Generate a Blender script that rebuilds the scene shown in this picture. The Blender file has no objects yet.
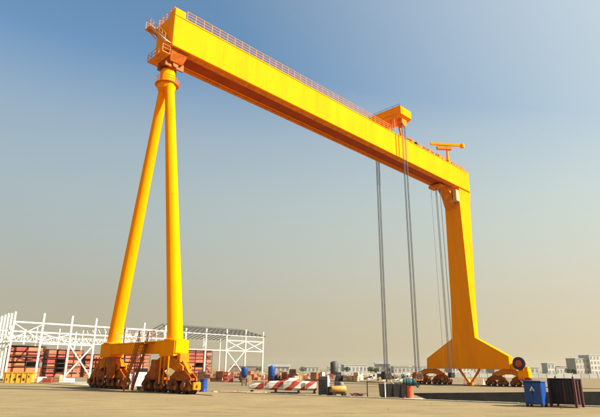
import bpy, bmesh, math, random
from mathutils import Vector, Matrix, noise
from mathutils.geometry import delaunay_2d_cdt
random.seed(7)
S = bpy.context.scene
R = math.radians

# ------------------------------------------------------------------ camera
CAM_H, PITCH, ROLL = 2.0, .303, .0084
cd = bpy.data.cameras.new('camera'); cam = bpy.data.objects.new('camera', cd)
S.collection.objects.link(cam); S.camera = cam
cd.sensor_width = 36; cd.lens = 511.2/600*36; cd.clip_start = .1; cd.clip_end = 9000
rt, up, bk = Vector((1,0,0)), Vector((0,-math.sin(PITCH),math.cos(PITCH))), Vector((0,-math.cos(PITCH),-math.sin(PITCH)))
c_, s_ = math.cos(ROLL), math.sin(ROLL)
r2, u2 = rt*c_+up*s_, up*c_-rt*s_
M4 = Matrix(((r2.x,u2.x,bk.x,0),(r2.y,u2.y,bk.y,0),(r2.z,u2.z,bk.z,CAM_H),(0,0,0,1)))
cam.matrix_world = M4

# ------------------------------------------------------------------ sky, sun, exposure
SUN_AZ, SUN_EL = math.atan2(1,-.30), R(36)          # azimuth measured from +Y towards +X
w = bpy.data.worlds.new('World'); S.world = w; w.use_nodes = True
nt = w.node_tree; nt.nodes.clear()
N = nt.nodes.new; L = nt.links.new
out = N('ShaderNodeOutputWorld'); bg = N('ShaderNodeBackground'); bg.inputs[1].default_value = .097
sky = N('ShaderNodeTexSky'); sky.sky_type = 'NISHITA'; sky.sun_disc = False
sky.sun_elevation = SUN_EL; sky.sun_rotation = SUN_AZ
sky.air_density = 1.0; sky.dust_density = 1.2; sky.ozone_density = .4
tc = N('ShaderNodeTexCoord'); sp = N('ShaderNodeSeparateXYZ'); L(tc.outputs['Generated'], sp.inputs[0])
def skyramp(stops):
    k = N('ShaderNodeValToRGB'); L(sp.outputs['Z'], k.inputs[0]); el = k.color_ramp.elements
    el[0].position, el[1].position = stops[0][0], stops[-1][0]
    for q, (p_, c) in enumerate(stops):
        x = el[0] if q == 0 else el[len(el)-1] if q == len(stops)-1 else el.new(p_)
        x.color = (*c,1) if isinstance(c, tuple) else (c,c,c,1)
    return k
thick = skyramp([(0,.94),(.12,.88),(.30,.66),(.42,.46),(.54,.09),(.8,.0)])                  # dusty air thickens to the horizon, all round
tint = skyramp([(0,(.222,.186,.123)),(.12,(.228,.198,.136)),(.30,(.238,.238,.180)),(.6,(.235,.252,.240))])
t10 = N('ShaderNodeVectorMath'); t10.operation = 'SCALE'; t10.inputs['Scale'].default_value = 10; L(tint.outputs[0], t10.inputs[0])
vd = N('ShaderNodeVectorMath'); vd.operation = 'DOT_PRODUCT'; L(tc.outputs['Generated'], vd.inputs[0])
vd.inputs[1].default_value = (math.sin(SUN_AZ)*math.cos(SUN_EL), math.cos(SUN_AZ)*math.cos(SUN_EL), math.sin(SUN_EL))
gl = N('ShaderNodeMapRange'); gl.inputs[1].default_value = 0; gl.inputs[2].default_value = .9; gl.inputs[4].default_value = .95; L(vd.outputs['Value'], gl.inputs[0])   # dust scatters forward: paler towards the sun
br = N('ShaderNodeMapRange'); br.inputs[1].default_value = -.45; br.inputs[2].default_value = 1; br.inputs[3].default_value = 10*.82; br.inputs[4].default_value = 10*1.80; L(vd.outputs['Value'], br.inputs[0]); L(br.outputs[0], t10.inputs['Scale'])   # and brighter
mxm = N('ShaderNodeMath'); mxm.operation = 'MAXIMUM'; L(thick.outputs[0], mxm.inputs[0]); L(gl.outputs[0], mxm.inputs[1])
hs = N('ShaderNodeHueSaturation'); hs.inputs['Saturation'].default_value = 1.25; hs.inputs['Value'].default_value = .78; hs.inputs['Hue'].default_value = .49; L(sky.outputs[0], hs.inputs['Color'])
mx = N('ShaderNodeMix'); mx.data_type = 'RGBA'
L(mxm.outputs[0], mx.inputs[0]); L(hs.outputs[0], mx.inputs[6]); L(t10.outputs[0], mx.inputs[7])
L(mx.outputs[2], bg.inputs[0]); L(bg.outputs[0], out.inputs[0])
sd = bpy.data.lights.new('sun','SUN'); sd.energy = 5.0; sd.angle = R(.6); sd.color = (1,.93,.80)
so = bpy.data.objects.new('sun', sd); S.collection.objects.link(so)
sdir = Vector((math.sin(SUN_AZ)*math.cos(SUN_EL), math.cos(SUN_AZ)*math.cos(SUN_EL), math.sin(SUN_EL)))
so.rotation_euler = sdir.to_track_quat('Z','Y').to_euler(); so.location = (60,0,60)
S.view_settings.view_transform = 'Standard'; S.view_settings.look = 'None'
S.view_settings.exposure = 1.27; S.view_settings.gamma = 1

# ------------------------------------------------------------------ materials
MATS = {}
def mat(name, col, rough=.6, var=.15, scale=1.5, metal=0, bump=.0, dirt=None, dirt_amt=.35, streak=False, spec=.4):
    """painted / mineral surface: large colour drift, fine mottling, optional dirt with its own shape"""
    if name in MATS: return MATS[name]
    m = bpy.data.materials.new(name); m.use_nodes = True; t = m.node_tree; n = t.nodes.new; l = t.links.new
    b = t.nodes['Principled BSDF']; b.inputs['Roughness'].default_value = rough; b.inputs['Metallic'].default_value = metal
    b.inputs['Specular IOR Level'].default_value = spec
    tcd = n('ShaderNodeTexCoord'); mp = n('ShaderNodeMapping'); l(tcd.outputs['Object'], mp.inputs[0])
    oi = n('ShaderNodeObjectInfo')
    if streak: mp.inputs['Scale'].default_value = (1,1,.12)
    n1 = n('ShaderNodeTexNoise'); n1.inputs['Scale'].default_value = scale; n1.inputs['Detail'].default_value = 6; l(mp.outputs[0], n1.inputs['Vector'])
    hi = [min(1,c*(1+var)) for c in col]; lo = [c*(1-var) for c in col]
    cr = n('ShaderNodeValToRGB'); l(n1.outputs['Fac'], cr.inputs[0])
    cr.color_ramp.elements[0].position = .3; cr.color_ramp.elements[0].color = (*lo,1)
    cr.color_ramp.elements[1].position = .7; cr.color_ramp.elements[1].color = (*hi,1)
    last = cr.outputs[0]
    hsv = n('ShaderNodeHueSaturation'); mr = n('ShaderNodeMapRange'); l(oi.outputs['Random'], mr.inputs[0])
    mr.inputs[3].default_value = 1-var*.6; mr.inputs[4].default_value = 1+var*.6; l(mr.outputs[0], hsv.inputs['Value']); l(last, hsv.inputs['Color']); last = hsv.outputs[0]
    if dirt:
        n2 = n('ShaderNodeTexNoise'); n2.inputs['Scale'].default_value = scale*2.3; n2.inputs['Detail'].default_value = 9; n2.inputs['Roughness'].default_value = .7
        l(mp.outputs[0], n2.inputs['Vector'])
        c2 = n('ShaderNodeValToRGB'); l(n2.outputs['Fac'], c2.inputs[0])
        c2.color_ramp.elements[0].position = .5; c2.color_ramp.elements[0].color = (0,0,0,1)
        c2.color_ramp.elements[1].position = .72; c2.color_ramp.elements[1].color = (dirt_amt,)*3+(1,)
        mxx = n('ShaderNodeMix'); mxx.data_type = 'RGBA'; l(c2.outputs[0], mxx.inputs[0]); l(last, mxx.inputs[6]); mxx.inputs[7].default_value = (*dirt,1)
        last = mxx.outputs[2]
    l(last, b.inputs['Base Color'])
    if bump:
        n3 = n('ShaderNodeTexNoise'); n3.inputs['Scale'].default_value = scale*6; n3.inputs['Detail'].default_value = 8; l(tcd.outputs['Object'], n3.inputs['Vector'])
        bp = n('ShaderNodeBump'); bp.inputs['Strength'].default_value = bump; bp.inputs['Distance'].default_value = .04
        l(n3.outputs['Fac'], bp.inputs['Height']); l(bp.outputs[0], b.inputs['Normal'])
    MATS[name] = m; return m

YEL = mat('crane_yellow', (.97,.285,.0), .65, .06, .35, dirt=(.55,.14,.002), dirt_amt=.4, streak=True, spec=.02)
ORG = mat('bogie_orange', (.72,.20,.004), .6, .2, 1.2, dirt=(.06,.03,.015), dirt_amt=.7, spec=.1)
SOFF = mat('soffit_shade_red', (.42,.055,.002), .6, .15, .5, dirt=(.2,.05,.01), dirt_amt=.5, streak=False, spec=.05)  # crane paint as it looks in shade: underside darkness put into the colour
BOG = mat('bogie_dirt_head_shade', (.40,.09,.005), .6, .3, 1.6, dirt=(.03,.018,.012), dirt_amt=.85, spec=.15)
GRIM = mat('greasy_bogie', (.17,.048,.008), .55, .45, 2.2, dirt=(.014,.011,.009), dirt_amt=.9, spec=.3)
RAIL = mat('railing_paint', (.55,.25,.08), .5, .1, 1)
STEEL = mat('dark_steel', (.035,.03,.028), .45, .3, 2, metal=.4, dirt=(.12,.05,.02), dirt_amt=.5)
WHEEL = mat('wheel_rust', (.045,.022,.015), .55, .35, 4, metal=.3)
ROPE = mat('wire_rope', (.12,.12,.125), .5, .2, 3, metal=.5)
WHITE = mat('white_steel', (.74,.72,.66), .5, .06, .8, dirt=(.4,.3,.18), dirt_amt=.4, streak=True)
ROOFM = mat('dark_purlin', (.055,.053,.05), .6, .2, 1)
PRIMER = mat('red_primer', (.29,.05,.026), .7, .3, .8, dirt=(.12,.05,.03), dirt_amt=.6)
PRIMER2 = mat('orange_primer', (.42,.115,.045), .7, .3, .8, dirt=(.2,.08,.04), dirt_amt=.5)
SHELF = mat('shelf_steel', (.07,.03,.024), .6, .3, 1)
BLUE = mat('blue_paint', (.006,.052,.23), .4, .1, 2, dirt=(.06,.06,.07), dirt_amt=.4)
TEAL = mat('teal_paint', (.015,.12,.13), .5, .2, 2, dirt=(.06,.05,.04), dirt_amt=.5)
BLACKP = mat('black_paint', (.012,.011,.012), .5, .3, 2, dirt=(.08,.04,.03), dirt_amt=.4)
MAROON = mat('maroon_paint', (.10,.02,.018), .5, .2, 2, dirt=(.06,.03,.02), dirt_amt=.5)
REDP = mat('red_paint', (.62,.055,.03), .5, .15, 2, dirt=(.15,.06,.04), dirt_amt=.4)
REDOR = mat('red_orange_paint', (.62,.11,.04), .5, .15, 3, dirt=(.2,.08,.05), dirt_amt=.5)
GOLD = mat('ochre_tank', (.50,.27,.06), .5, .2, 3, dirt=(.12,.07,.03), dirt_amt=.5)
GREY = mat('grey_steel', (.28,.27,.25), .5, .2, 2, dirt=(.1,.08,.06), dirt_amt=.5)
CREAM = mat('cream_plaster', (.62,.58,.48), .8, .1, .4, dirt=(.35,.3,.22), dirt_amt=.5)
PLAST = mat('white_plaster', (.75,.73,.68), .8, .06, .3, dirt=(.45,.4,.32), dirt_amt=.4)
GLASS = mat('window_glass', (.05,.06,.07), .15, .2, 1)
BROWN = mat('brown_brick', (.34,.17,.09), .85, .25, 2, dirt=(.12,.07,.04), dirt_amt=.5)
TIMBER = mat('pale_timber', (.42,.28,.15), .8, .25, 3)
RUBBER = mat('rubber', (.02,.02,.02), .8, .2, 3)
LEAF = mat('leaf_green', (.055,.085,.03), .7, .4, .6)
BARK = mat('bark', (.09,.06,.04), .9, .3, 3)
KERBM = mat('kerb_concrete', (.40,.35,.26), .85, .12, 1.5, bump=.2, dirt=(.16,.13,.09), dirt_amt=.5)
PITM = mat('pit_wall_shade', (.012,.011,.010), .9, .35, .8, bump=.3, dirt=(.03,.022,.016), dirt_amt=.6, spec=.05)  # near-black base carries the shade of the far pit wall

def ground_mat(name, base, alt, stain):
    m = bpy.data.materials.new(name); m.use_nodes = True; t = m.node_tree; n = t.nodes.new; l = t.links.new
    b = t.nodes['Principled BSDF']; b.inputs['Roughness'].default_value = .92; b.inputs['Specular IOR Level'].default_value = .15
    tcd = n('ShaderNodeTexCoord')
    def nz(sc, det, rough=.55, stretch=None):
        mp = n('ShaderNodeMapping'); l(tcd.outputs['Object'], mp.inputs[0])
        if stretch: mp.inputs['Scale'].default_value = stretch[0]; mp.inputs['Rotation'].default_value = (0,0,stretch[1])
        k = n('ShaderNodeTexNoise'); k.inputs['Scale'].default_value = sc; k.inputs['Detail'].default_value = det; k.inputs['Roughness'].default_value = rough
        l(mp.outputs[0], k.inputs['Vector']); return k
    def rmp(src, p0, p1, v0=0, v1=1):
        k = n('ShaderNodeValToRGB'); l(src.outputs['Fac'], k.inputs[0]); k.color_ramp.elements[0].position = p0; k.color_ramp.elements[1].position = p1
        k.color_ramp.elements[0].color = (v0,v0,v0,1); k.color_ramp.elements[1].color = (v1,v1,v1,1); return k
    def mixc(fac, a, c):
        k = n('ShaderNodeMix'); k.data_type = 'RGBA'; l(fac.outputs[0], k.inputs[0])
        if isinstance(a, tuple): k.inputs[6].default_value = (*a,1)
        else: l(a.outputs[2], k.inputs[6])
        k.inputs[7].default_value = (*c,1); return k
    a = mixc(rmp(nz(.16,6,.6), .35, .68), base, alt)
    a = mixc(rmp(nz(.35,8,.65,((1,5,1),R(28))), .48, .72, 0, .75), a, stain)          # drag marks and tyre smears
    a = mixc(rmp(nz(.5,7,.7,((1,9,1),R(-12))), .58, .72, 0, .4), a, tuple(min(1,k*1.2) for k in base))
    a = mixc(rmp(nz(5,7,.75), .5, .72, 0, .5), a, stain)
    l(a.outputs[2], b.inputs['Base Color'])
    k = nz(14,8,.7); bp = n('ShaderNodeBump'); bp.inputs['Strength'].default_value = .35; bp.inputs['Distance'].default_value = .02
    l(k.outputs['Fac'], bp.inputs['Height']); l(bp.outputs[0], b.inputs['Normal'])
    return m
APRON = ground_mat('apron_concrete', (.262,.200,.098), (.207,.152,.074), (.115,.082,.044))
YARD = ground_mat('yard_sand', (.235,.176,.09), (.172,.127,.069), (.09,.064,.04))

# ------------------------------------------------------------------ mesh helpers
class MB:
    def __init__(s): s.v=[]; s.f=[]; s.sm=[]
    def add(s, vs, fs, smooth=False):
        o=len(s.v); s.v += [tuple(p) for p in vs]
        for q in fs: s.f.append(tuple(i+o for i in q)); s.sm.append(smooth)
        return s
    def box(s, x0,x1,y0,y1,z0,z1):
        return s.add([(x0,y0,z0),(x1,y0,z0),(x1,y1,z0),(x0,y1,z0),(x0,y0,z1),(x1,y0,z1),(x1,y1,z1),(x0,y1,z1)],
                     [(0,3,2,1),(4,5,6,7),(0,1,5,4),(1,2,6,5),(2,3,7,6),(3,0,4,7)])
    def bbox(s, x0,x1,y0,y1,z0,z1,b=.03):
        """box with chamfered vertical and top edges"""
        r0=[(x0+b,y0),(x1-b,y0),(x1,y0+b),(x1,y1-b),(x1-b,y1),(x0+b,y1),(x0,y1-b),(x0,y0+b)]
        r1=[(x0+2*b,y0+b),(x1-2*b,y0+b),(x1-b,y0+2*b),(x1-b,y1-2*b),(x1-2*b,y1-b),(x0+2*b,y1-b),(x0+b,y1-2*b),(x0+b,y0+2*b)]
        vs=[(*p,z0) for p in r0]+[(*p,z1-b) for p in r0]+[(*p,z1) for p in r1]
        fs=[tuple(range(7,-1,-1)),tuple(range(16,24))]
        for k in (0,8):
            for i in range(8): j=(i+1)%8; fs.append((k+i,k+j,k+8+j,k+8+i))
        return s.add(vs,fs)
    def bar(s, a, b, w=.1, h=None):
        a,b=Vector(a),Vector(b); h=h or w; d=(b-a).normalized()
        n1=d.cross(Vector((0,0,1))); n1 = Vector((1,0,0)) if n1.length<1e-4 else n1.normalized(); n2=n1.cross(d)
        vs=[p+n1*i*w/2+n2*j*h/2 for p in (a,b) for i,j in ((-1,-1),(1,-1),(1,1),(-1,1))]
        return s.add(vs,[(0,1,2,3),(7,6,5,4),(0,4,5,1),(1,5,6,2),(2,6,7,3),(3,7,4,0)])
    def tube(s, a, b, r0, r1=None, n=8, cap=True):
        a,b=Vector(a),Vector(b); r1=r0 if r1 is None else r1; d=(b-a).normalized()
        n1=d.cross(Vector((0,0,1))); n1 = Vector((1,0,0)) if n1.length<1e-4 else n1.normalized(); n2=n1.cross(d)
        vs=[]
        for p,r in ((a,r0),(b,r1)):
            for i in range(n):
                t=2*math.pi*i/n; vs.append(p+n1*math.cos(t)*r+n2*math.sin(t)*r)
        s.add(vs,[(i,i+n,(i+1)%n+n,(i+1)%n) for i in range(n)],n>6)
        if cap: s.add(vs,[tuple(range(n)),tuple(range(2*n-1,n-1,-1))])
        return s
    def prism(s, poly, axis, d0, d1, flip=False):
        """polygon in the plane across axis ('y': (x,z), 'x': (y,z), 'z': (x,y)) pushed from d0 to d1"""
        P={'y':lambda p,d:(p[0],d,p[1]),'x':lambda p,d:(d,p[0],p[1]),'z':lambda p,d:(p[0],p[1],d)}[axis]
        n=len(poly); vs=[P(p,d0) for p in poly]+[P(p,d1) for p in poly]
        return s.add(vs,[tuple(range(n)),tuple(range(2*n-1,n-1,-1))]+[(i,i+n,(i+1)%n+n,(i+1)%n) for i in range(n)])
    def lathe(s, prof, o=(0,0,0), n=20, axis='z'):
        vs=[]; o=Vector(o)
        for r,z in prof:
            for i in range(n):
                t=2*math.pi*i/n; p=Vector((r*math.cos(t),r*math.sin(t),z))
                if axis=='y': p=Vector((p.x,p.z,p.y))
                if axis=='x': p=Vector((p.z,p.x,p.y))
                vs.append(o+p)
        fs=[]
        for k in range(len(prof)-1):
            for i in range(n): j=(i+1)%n; fs.append((k*n+i,k*n+j,(k+1)*n+j,(k+1)*n+i))
        s.add(vs,fs,True); s.add(vs,[tuple(range(n-1,-1,-1)),tuple(range((len(prof)-1)*n,len(prof)*n))]); return s
    def build(s, name, m, parent=None, label=None):
        me=bpy.data.meshes.new(name); me.from_pydata(s.v,[],s.f)
        bm=bmesh.new(); bm.from_mesh(me); bmesh.ops.remove_doubles(bm,verts=bm.verts,dist=1e-5); 
        bmesh.ops.recalc_face_normals(bm,faces=bm.faces); bm.to_mesh(me); bm.free()
        if any(s.sm) : me.polygons.foreach_set('use_smooth',[True]*len(me.polygons)); me.set_sharp_from_angle(angle=R(38))
        for k in (m if isinstance(m,(list,tuple)) else [m]): me.materials.append(k)
        o=bpy.data.objects.new(name,me); S.collection.objects.link(o)
        if parent: o.parent=parent
        if label: o['label']=label
        return o
def link(name, me, parent=None, loc=(0,0,0), rz=0):
    o=bpy.data.objects.new(name,me); S.collection.objects.link(o); o.parent=parent; o.location=loc; o.rotation_euler.z=rz; return o
def tag(o, label, cat, group=None):
    o['label']=label; o['category']=cat
    if group: o['group']=group
    return o
def thing(name, label, cat, loc=(0,0,0), rz=0, group=None):
    o=bpy.data.objects.new(name,None); S.collection.objects.link(o); o.empty_display_size=.3
    o.location=loc; o.rotation_euler=(0,0,rz); return tag(o,label,cat,group)
def struct(o): o['kind']='structure'; return o

# ------------------------------------------------------------------ crane frame of reference (x along the rails, y along the girder)
A = .786; O = Vector((-14.29,48.04,0))
UU, VV = Vector((math.cos(A),-math.sin(A),0)), Vector((math.sin(A),math.cos(A),0))
def CW(i,j,z=0): return O+UU*i+VV*j+Vector((0,0,z))
def sstep(t): t=max(0,min(1,t)); return t*t*(3-2*t)
def gz(x,y): return -.1-.45*sstep((y-55)/30)

# ------------------------------------------------------------------ ground: apron, yard, pit
def edge_pts():
    return [CW(-90,3),CW(7,3.1),Vector((-7.3,46.9,0)),Vector((7.2,38.0,0)),Vector((17,31.8,0)),Vector((60,4.6,0)),Vector((150,-52,0))]
EP = edge_pts()
def flat_poly(name, pts, m, z):
    mb=MB(); mb.add([(p[0],p[1],z) for p in pts],[tuple(range(len(pts)))]); return mb.build(name,m)
PIT = [Vector((9.2,36.9)),Vector((17,31.95)),Vector((52,9.8)),Vector((56,66.0)),Vector((29.3,56.6)),Vector((10.2,50.0))]
def in_poly(p, poly):
    c=False; j=len(poly)-1
    for i in range(len(poly)):
        a,b=poly[i],poly[j]
        if (a[1]>p[1])!=(b[1]>p[1]) and p[0]<(b[0]-a[0])*(p[1]-a[1])/(b[1]-a[1])+a[0]: c=not c
        j=i
    return c
vs=[Vector((p.x,p.y)) for p in PIT]; ed=[(i,(i+1)%len(PIT)) for i in range(len(PIT))]
xs=[-2400,-1500,-600,-300,-200,-150,-110,-80,-60,-45,-30,-20,-10,0,10,20,30,45,60,80,110,160,250,400,700,1500,2400]
ys=[-300,-60,-20,0,10,20,30,40,50,55,60,65,70,75,80,85,95,110,130,160,200,300,500,900,1600,2500]
for yy in ys:
    for xx in xs: vs.append(Vector((xx+.37,yy+.21)))
rv,_,rf,_,_,_ = delaunay_2d_cdt(vs,ed,[],0,1e-4)
mb=MB(); mb.add([(p.x,p.y,gz(p.x,p.y)) for p in rv],
    [tuple(f) for f in rf if not in_poly(sum((rv[i] for i in f),Vector((0,0)))/len(f),PIT)])
struct(mb.build('ground',YARD))
# apron slab, a hand's breadth above the yard, with its kerb
mb=MB(); poly=[(p.x,p.y) for p in EP]+[(150,-300),(-400,-300),(-400,EP[0].y)]
mb.prism(poly,'z',-.35,0); struct(mb.build('apron',APRON))
kerb=[EP[1],EP[2],EP[3],EP[4],EP[5]]
kp=struct(MB().build('kerb',KERBM)) if False else None
kr=bpy.data.objects.new('kerb',None); S.collection.objects.link(kr); kr['kind']='structure'
for k in range(len(kerb)-1):
    a,b=kerb[k],kerb[k+1]; n=max(1,round((b-a).length/2.0)); d=(b-a)/n; nrm=Vector((-d.y,d.x,0)).normalized()
    for q in range(n):
        p,q2=a+d*(q+.006),a+d*(q+.994); h=.07+random.uniform(-.012,.012)
        m2=MB(); vs4=[p-nrm*.02,q2-nrm*.02,q2-nrm*.30,p-nrm*.30]
        m2.add([(v.x,v.y,.002) for v in vs4]+[(v.x,v.y,h) for v in vs4],[(0,1,2,3),(4,5,6,7),(0,1,5,4),(1,2,6,5),(2,3,7,6),(3,0,4,7)])
        m2.build('kerb_stone',KERBM,kr)
# pit: walls and floor
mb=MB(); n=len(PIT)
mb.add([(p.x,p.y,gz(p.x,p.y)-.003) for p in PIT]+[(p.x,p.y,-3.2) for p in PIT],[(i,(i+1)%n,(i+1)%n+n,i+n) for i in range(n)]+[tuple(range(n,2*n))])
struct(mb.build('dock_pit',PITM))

# ------------------------------------------------------------------ the gantry crane
crane=thing('gantry_crane','tall yellow gantry crane with one long box girder on two legs','crane',O,-A)
ZB,ZT,GW,J0,J1 = 34.35,38.33,1.79,-.78,64.3
g=MB(); g.box(-GW,GW,J0,J1,ZB,ZT)
girder=g.build('girder',YEL,crane,'long yellow box girder spanning both legs')
# bottom flanges and a plate coloured as shaded paint give the soffit its bands
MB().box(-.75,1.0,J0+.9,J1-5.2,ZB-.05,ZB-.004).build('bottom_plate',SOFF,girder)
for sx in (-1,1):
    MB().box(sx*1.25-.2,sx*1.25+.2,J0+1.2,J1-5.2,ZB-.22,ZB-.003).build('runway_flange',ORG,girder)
m=MB()
for z in (ZB+.09,ZT-.09): m.box(GW+.003,GW+.055,J0,J1,z-.06,z+.06)
m.build('flange_strip',YEL,girder)
# vertical weld seams / stiffener strips of the web
for k in range(9):
    j=J0+6.6+k*6.6; MB().box(GW+.002,GW+.012,j-.03,j+.03,ZB+.16,ZT-.16).build('web_seam',YEL,girder)
# railings on both edges
def railing(name, a, b, parent, step=1.25, h=1.1, r=.028, m=RAIL, rails=(.36,.72,1.08), toe=True):
    a,b=Vector(a),Vector(b); mb=MB(); n=max(1,round((b-a).length/step))
    for k in range(n+1):
        p=a.lerp(b,k/n); mb.tube(p,p+Vector((0,0,h)),r,n=5)
    for z in rails: mb.tube(a+Vector((0,0,z*h/1.1)),b+Vector((0,0,z*h/1.1)),r,n=5)
    if toe: mb.bar(a+Vector((0,0,.08)),b+Vector((0,0,.08)),.015,.14)
    return mb.build(name,m,parent)
railing('railing',(GW-.06,.75,ZT),(GW-.06,39.2,ZT),girder,1.1,1.1,.045,RAIL,(.36,.72,1.08),False)
railing('railing',(-GW+.06,J0+.1,ZT),(-GW+.06,63.6,ZT),girder,1.3,1.1,.04)
railing('railing',(-GW+.06,J0+.06,ZT),(GW-.3,J0+.06,ZT),girder,.8,1.1,.035)
railing('railing',(GW-.06,43.5,ZT),(GW-.06,64.0,ZT),girder,1.6,.8,.035,ORG,(.75,),False)
for sx in (-1,1): MB().box(sx*1.1-.05,sx*1.1+.05,.9,63.4,ZT+.002,ZT+.14).build('trolley_rail',STEEL,girder)
MB().bbox(GW-1.15,GW-.02,J0+.02,J0+1.35,ZT+.003,ZT+.85,.05).build('end_stop',YEL,girder)
MB().bbox(-GW+.3,GW-.9,63.2,64.1,ZT+.003,ZT+.7,.05).build('end_stop',YEL,girder)
# festoon gear and small machinery along the far top edge
for k in range(15):
    j=44.2+k*1.28+random.uniform(-.2,.2); hh=random.choice((.35,.5,.75,.45)); wd=random.uniform(.35,.8)
    b=MB().bbox(GW-.75,GW-.2,j-wd/2,j+wd/2,ZT+.003,ZT+hh,.03)
    b.tube((GW-.45,j,ZT+hh-.02),(GW-.45,j,ZT+hh+.35),.05,n=6)
    b.build('festoon_box',random.choice((STEEL,STEEL,ORG,YEL)),girder)
# slewing maintenance jib on top of the far end
pj=CW(1.5,57.3); jb=MB(); jb.tube((1.45,57.3,ZT),(1.45,57.3,41.7),.24,.2,n=12); jb.bbox(1.1,1.8,56.95,57.65,ZT+.003,ZT+.5,.04)
post=jb.build('jib_post',YEL,girder)
jb=MB(); jb.bar((-.35,54.6,42.0),(3.5,59.5,42.0),.38,.45); jb.build('jib_arm',YEL,girder)
jb=MB(); jb.bar((.3,55.7,41.3),(2.0,57.9,41.3),.6,.55); jb.build('jib_winch',ORG,girder)
jb=MB(); jb.bbox(3.1,3.75,59.1,59.8,41.55,42.3,.06); jb.build('jib_head',YEL,girder)
# ---- end stair, landing and head joint at the pipe leg
m=MB()
a0,a1=Vector((-2.0,-1.25,38.3)),Vector((1.7,-1.25,34.5))
for dy in (-.35,.35): m.bar(a0+Vector((0,dy,0)),a1+Vector((0,dy,0)),.07,.28)
for k in range(17):
    p=a0.lerp(a1,(k+.5)/17); m.box(p.x-.13,p.x+.13,p.y-.33,p.y+.33,p.z-.02,p.z+.02)
for q in (1.0,.5): m.tube(a0+Vector((0,-.38,q)),a1+Vector((0,-.38,q)),.035,n=5)
for k in range(6):
    p=a0.lerp(a1,k/5)+Vector((0,-.38,0)); m.tube(p,p+Vector((0,0,1.0)),.03,n=5)
m.build('end_stair',RAIL,girder)
m=MB(); m.box(-2.9,-1.83,-1.75,-.2,38.1,38.22); m.bar((-2.7,-.5,38.1),(-1.85,-.5,36.9),.12); m.bar((-2.7,-1.4,38.1),(-1.85,-.9,36.9),.12); m.build('upper_landing',ORG,girder)
railing('railing',(-2.85,-1.7,38.2),(-2.85,-.25,38.2),girder,.7,1.0,.03)
hd=MB()   # tapered saddle
def frustum(mb,z0,x0,y0,z1,x1,y1,cx=0,cy=0,cx1=0,cy1=0):
    mb.add([(cx-x0,cy-y0,z0),(cx+x0,cy-y0,z0),(cx+x0,cy+y0,z0),(cx-x0,cy+y0,z0),(cx1-x1,cy1-y1,z1),(cx1+x1,cy1-y1,z1),(cx1+x1,cy1+y1,z1),(cx1-x1,cy1+y1,z1)],
           [(0,3,2,1),(4,5,6,7),(0,1,5,4),(1,2,6,5),(2,3,7,6),(3,0,4,7)])
frustum(hd,33.1,1.15,.75,ZB-.005,1.6,1.1,-.2,.35,0,.35)
head=hd.build('leg_head',BOG,crane)  # bogie brown used here as painted shadow under the girder end
m=MB()
for sx in(-1,1):
    m.box(-.2+sx*.75-.12,-.2+sx*.75+.12,-.75,1.45,32.6,34.2)
m.tube((-1.25,.35,32.95),(.85,.35,32.95),.32,n=14); m.build('head_pin',BOG,head)
m=MB(); m.box(-1.5,1.6,-1.75,-.82,33.3,33.38); m.box(-1.5,-1.25,-.82,1.4,33.3,33.38); m.build('head_platform',ORG,head)
railing('railing',(-1.5,-1.73,33.38),(1.6,-1.73,33.38),head,.75,.85,.04,RAIL,(.55,1.08),False)
railing('railing',(-1.47,-1.73,33.38),(-1.47,1.35,33.38),head,.75,.85,.035,RAIL,(.55,1.08),False)
railing('railing',(1.57,-1.73,33.38),(1.57,-.85,33.38),head,.8,.85,.035,RAIL,(.55,1.08),False)
CX,CY=-.35,.2
cl=MB(); cl.lathe([(.9,30.2),(.95,30.35),(.97,30.5),(.99,30.62),(.99,30.75),(.95,30.8),(.8,31.2),(.8,32.4),(.7,32.6)],(CX,CY,0),28)
collar=cl.build('leg_collar',YEL,crane)
cp=MB(); cp.lathe([(.9,30.82),(1.25,30.82),(1.25,30.88),(.9,30.88)],(CX,CY,0),24); cp.build('collar_platform',ORG,collar)
cp=MB()
for k in range(14):
    t=2*math.pi*k/14; p=Vector((CX+1.22*math.cos(t),CY+1.22*math.sin(t),30.9)); cp.tube(p,p+Vector((0,0,.6)),.025,n=5)
    t2=2*math.pi*(k+1)/14; q=Vector((CX+1.22*math.cos(t2),CY+1.22*math.sin(t2),30.9))
    for z in(.3,.6): cp.tube(p+Vector((0,0,z)),q+Vector((0,0,z)),.03,n=5)
cp.build('railing',ORG,collar)
# ---- pipe legs
def pipe(top,bot,r0,r1):
    top,bot=Vector(top),Vector(bot); mb=MB(); mb.tube(bot,top,r1,r0,n=36)
    o=mb.build('pipe_leg',YEL,crane)
    for k in range(1,6):
        p=bot.lerp(top,k/6); d=(top-bot).normalized(); r=r1+(r0-r1)*k/6
        MB().tube(p-d*.035,p+d*.035,r+.012,n=36).build('weld_ring',YEL,o)
    return o
pl=pipe((CX-.5,CY,31.0),(-5.95,CY,4.15),.50,.66)
pr=pipe((CX+.5,CY,31.0),(5.3,CY,4.15),.50,.66)
for o_,xx in ((pl,-5.95),(pr,5.3)):
    sx=1 if xx<0 else -1
    f=MB(); f.lathe([(.95,4.14),(.95,4.24),(.72,4.28)],(xx,CY,0),28); f.build('foot_flange',YEL,o_)
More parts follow.
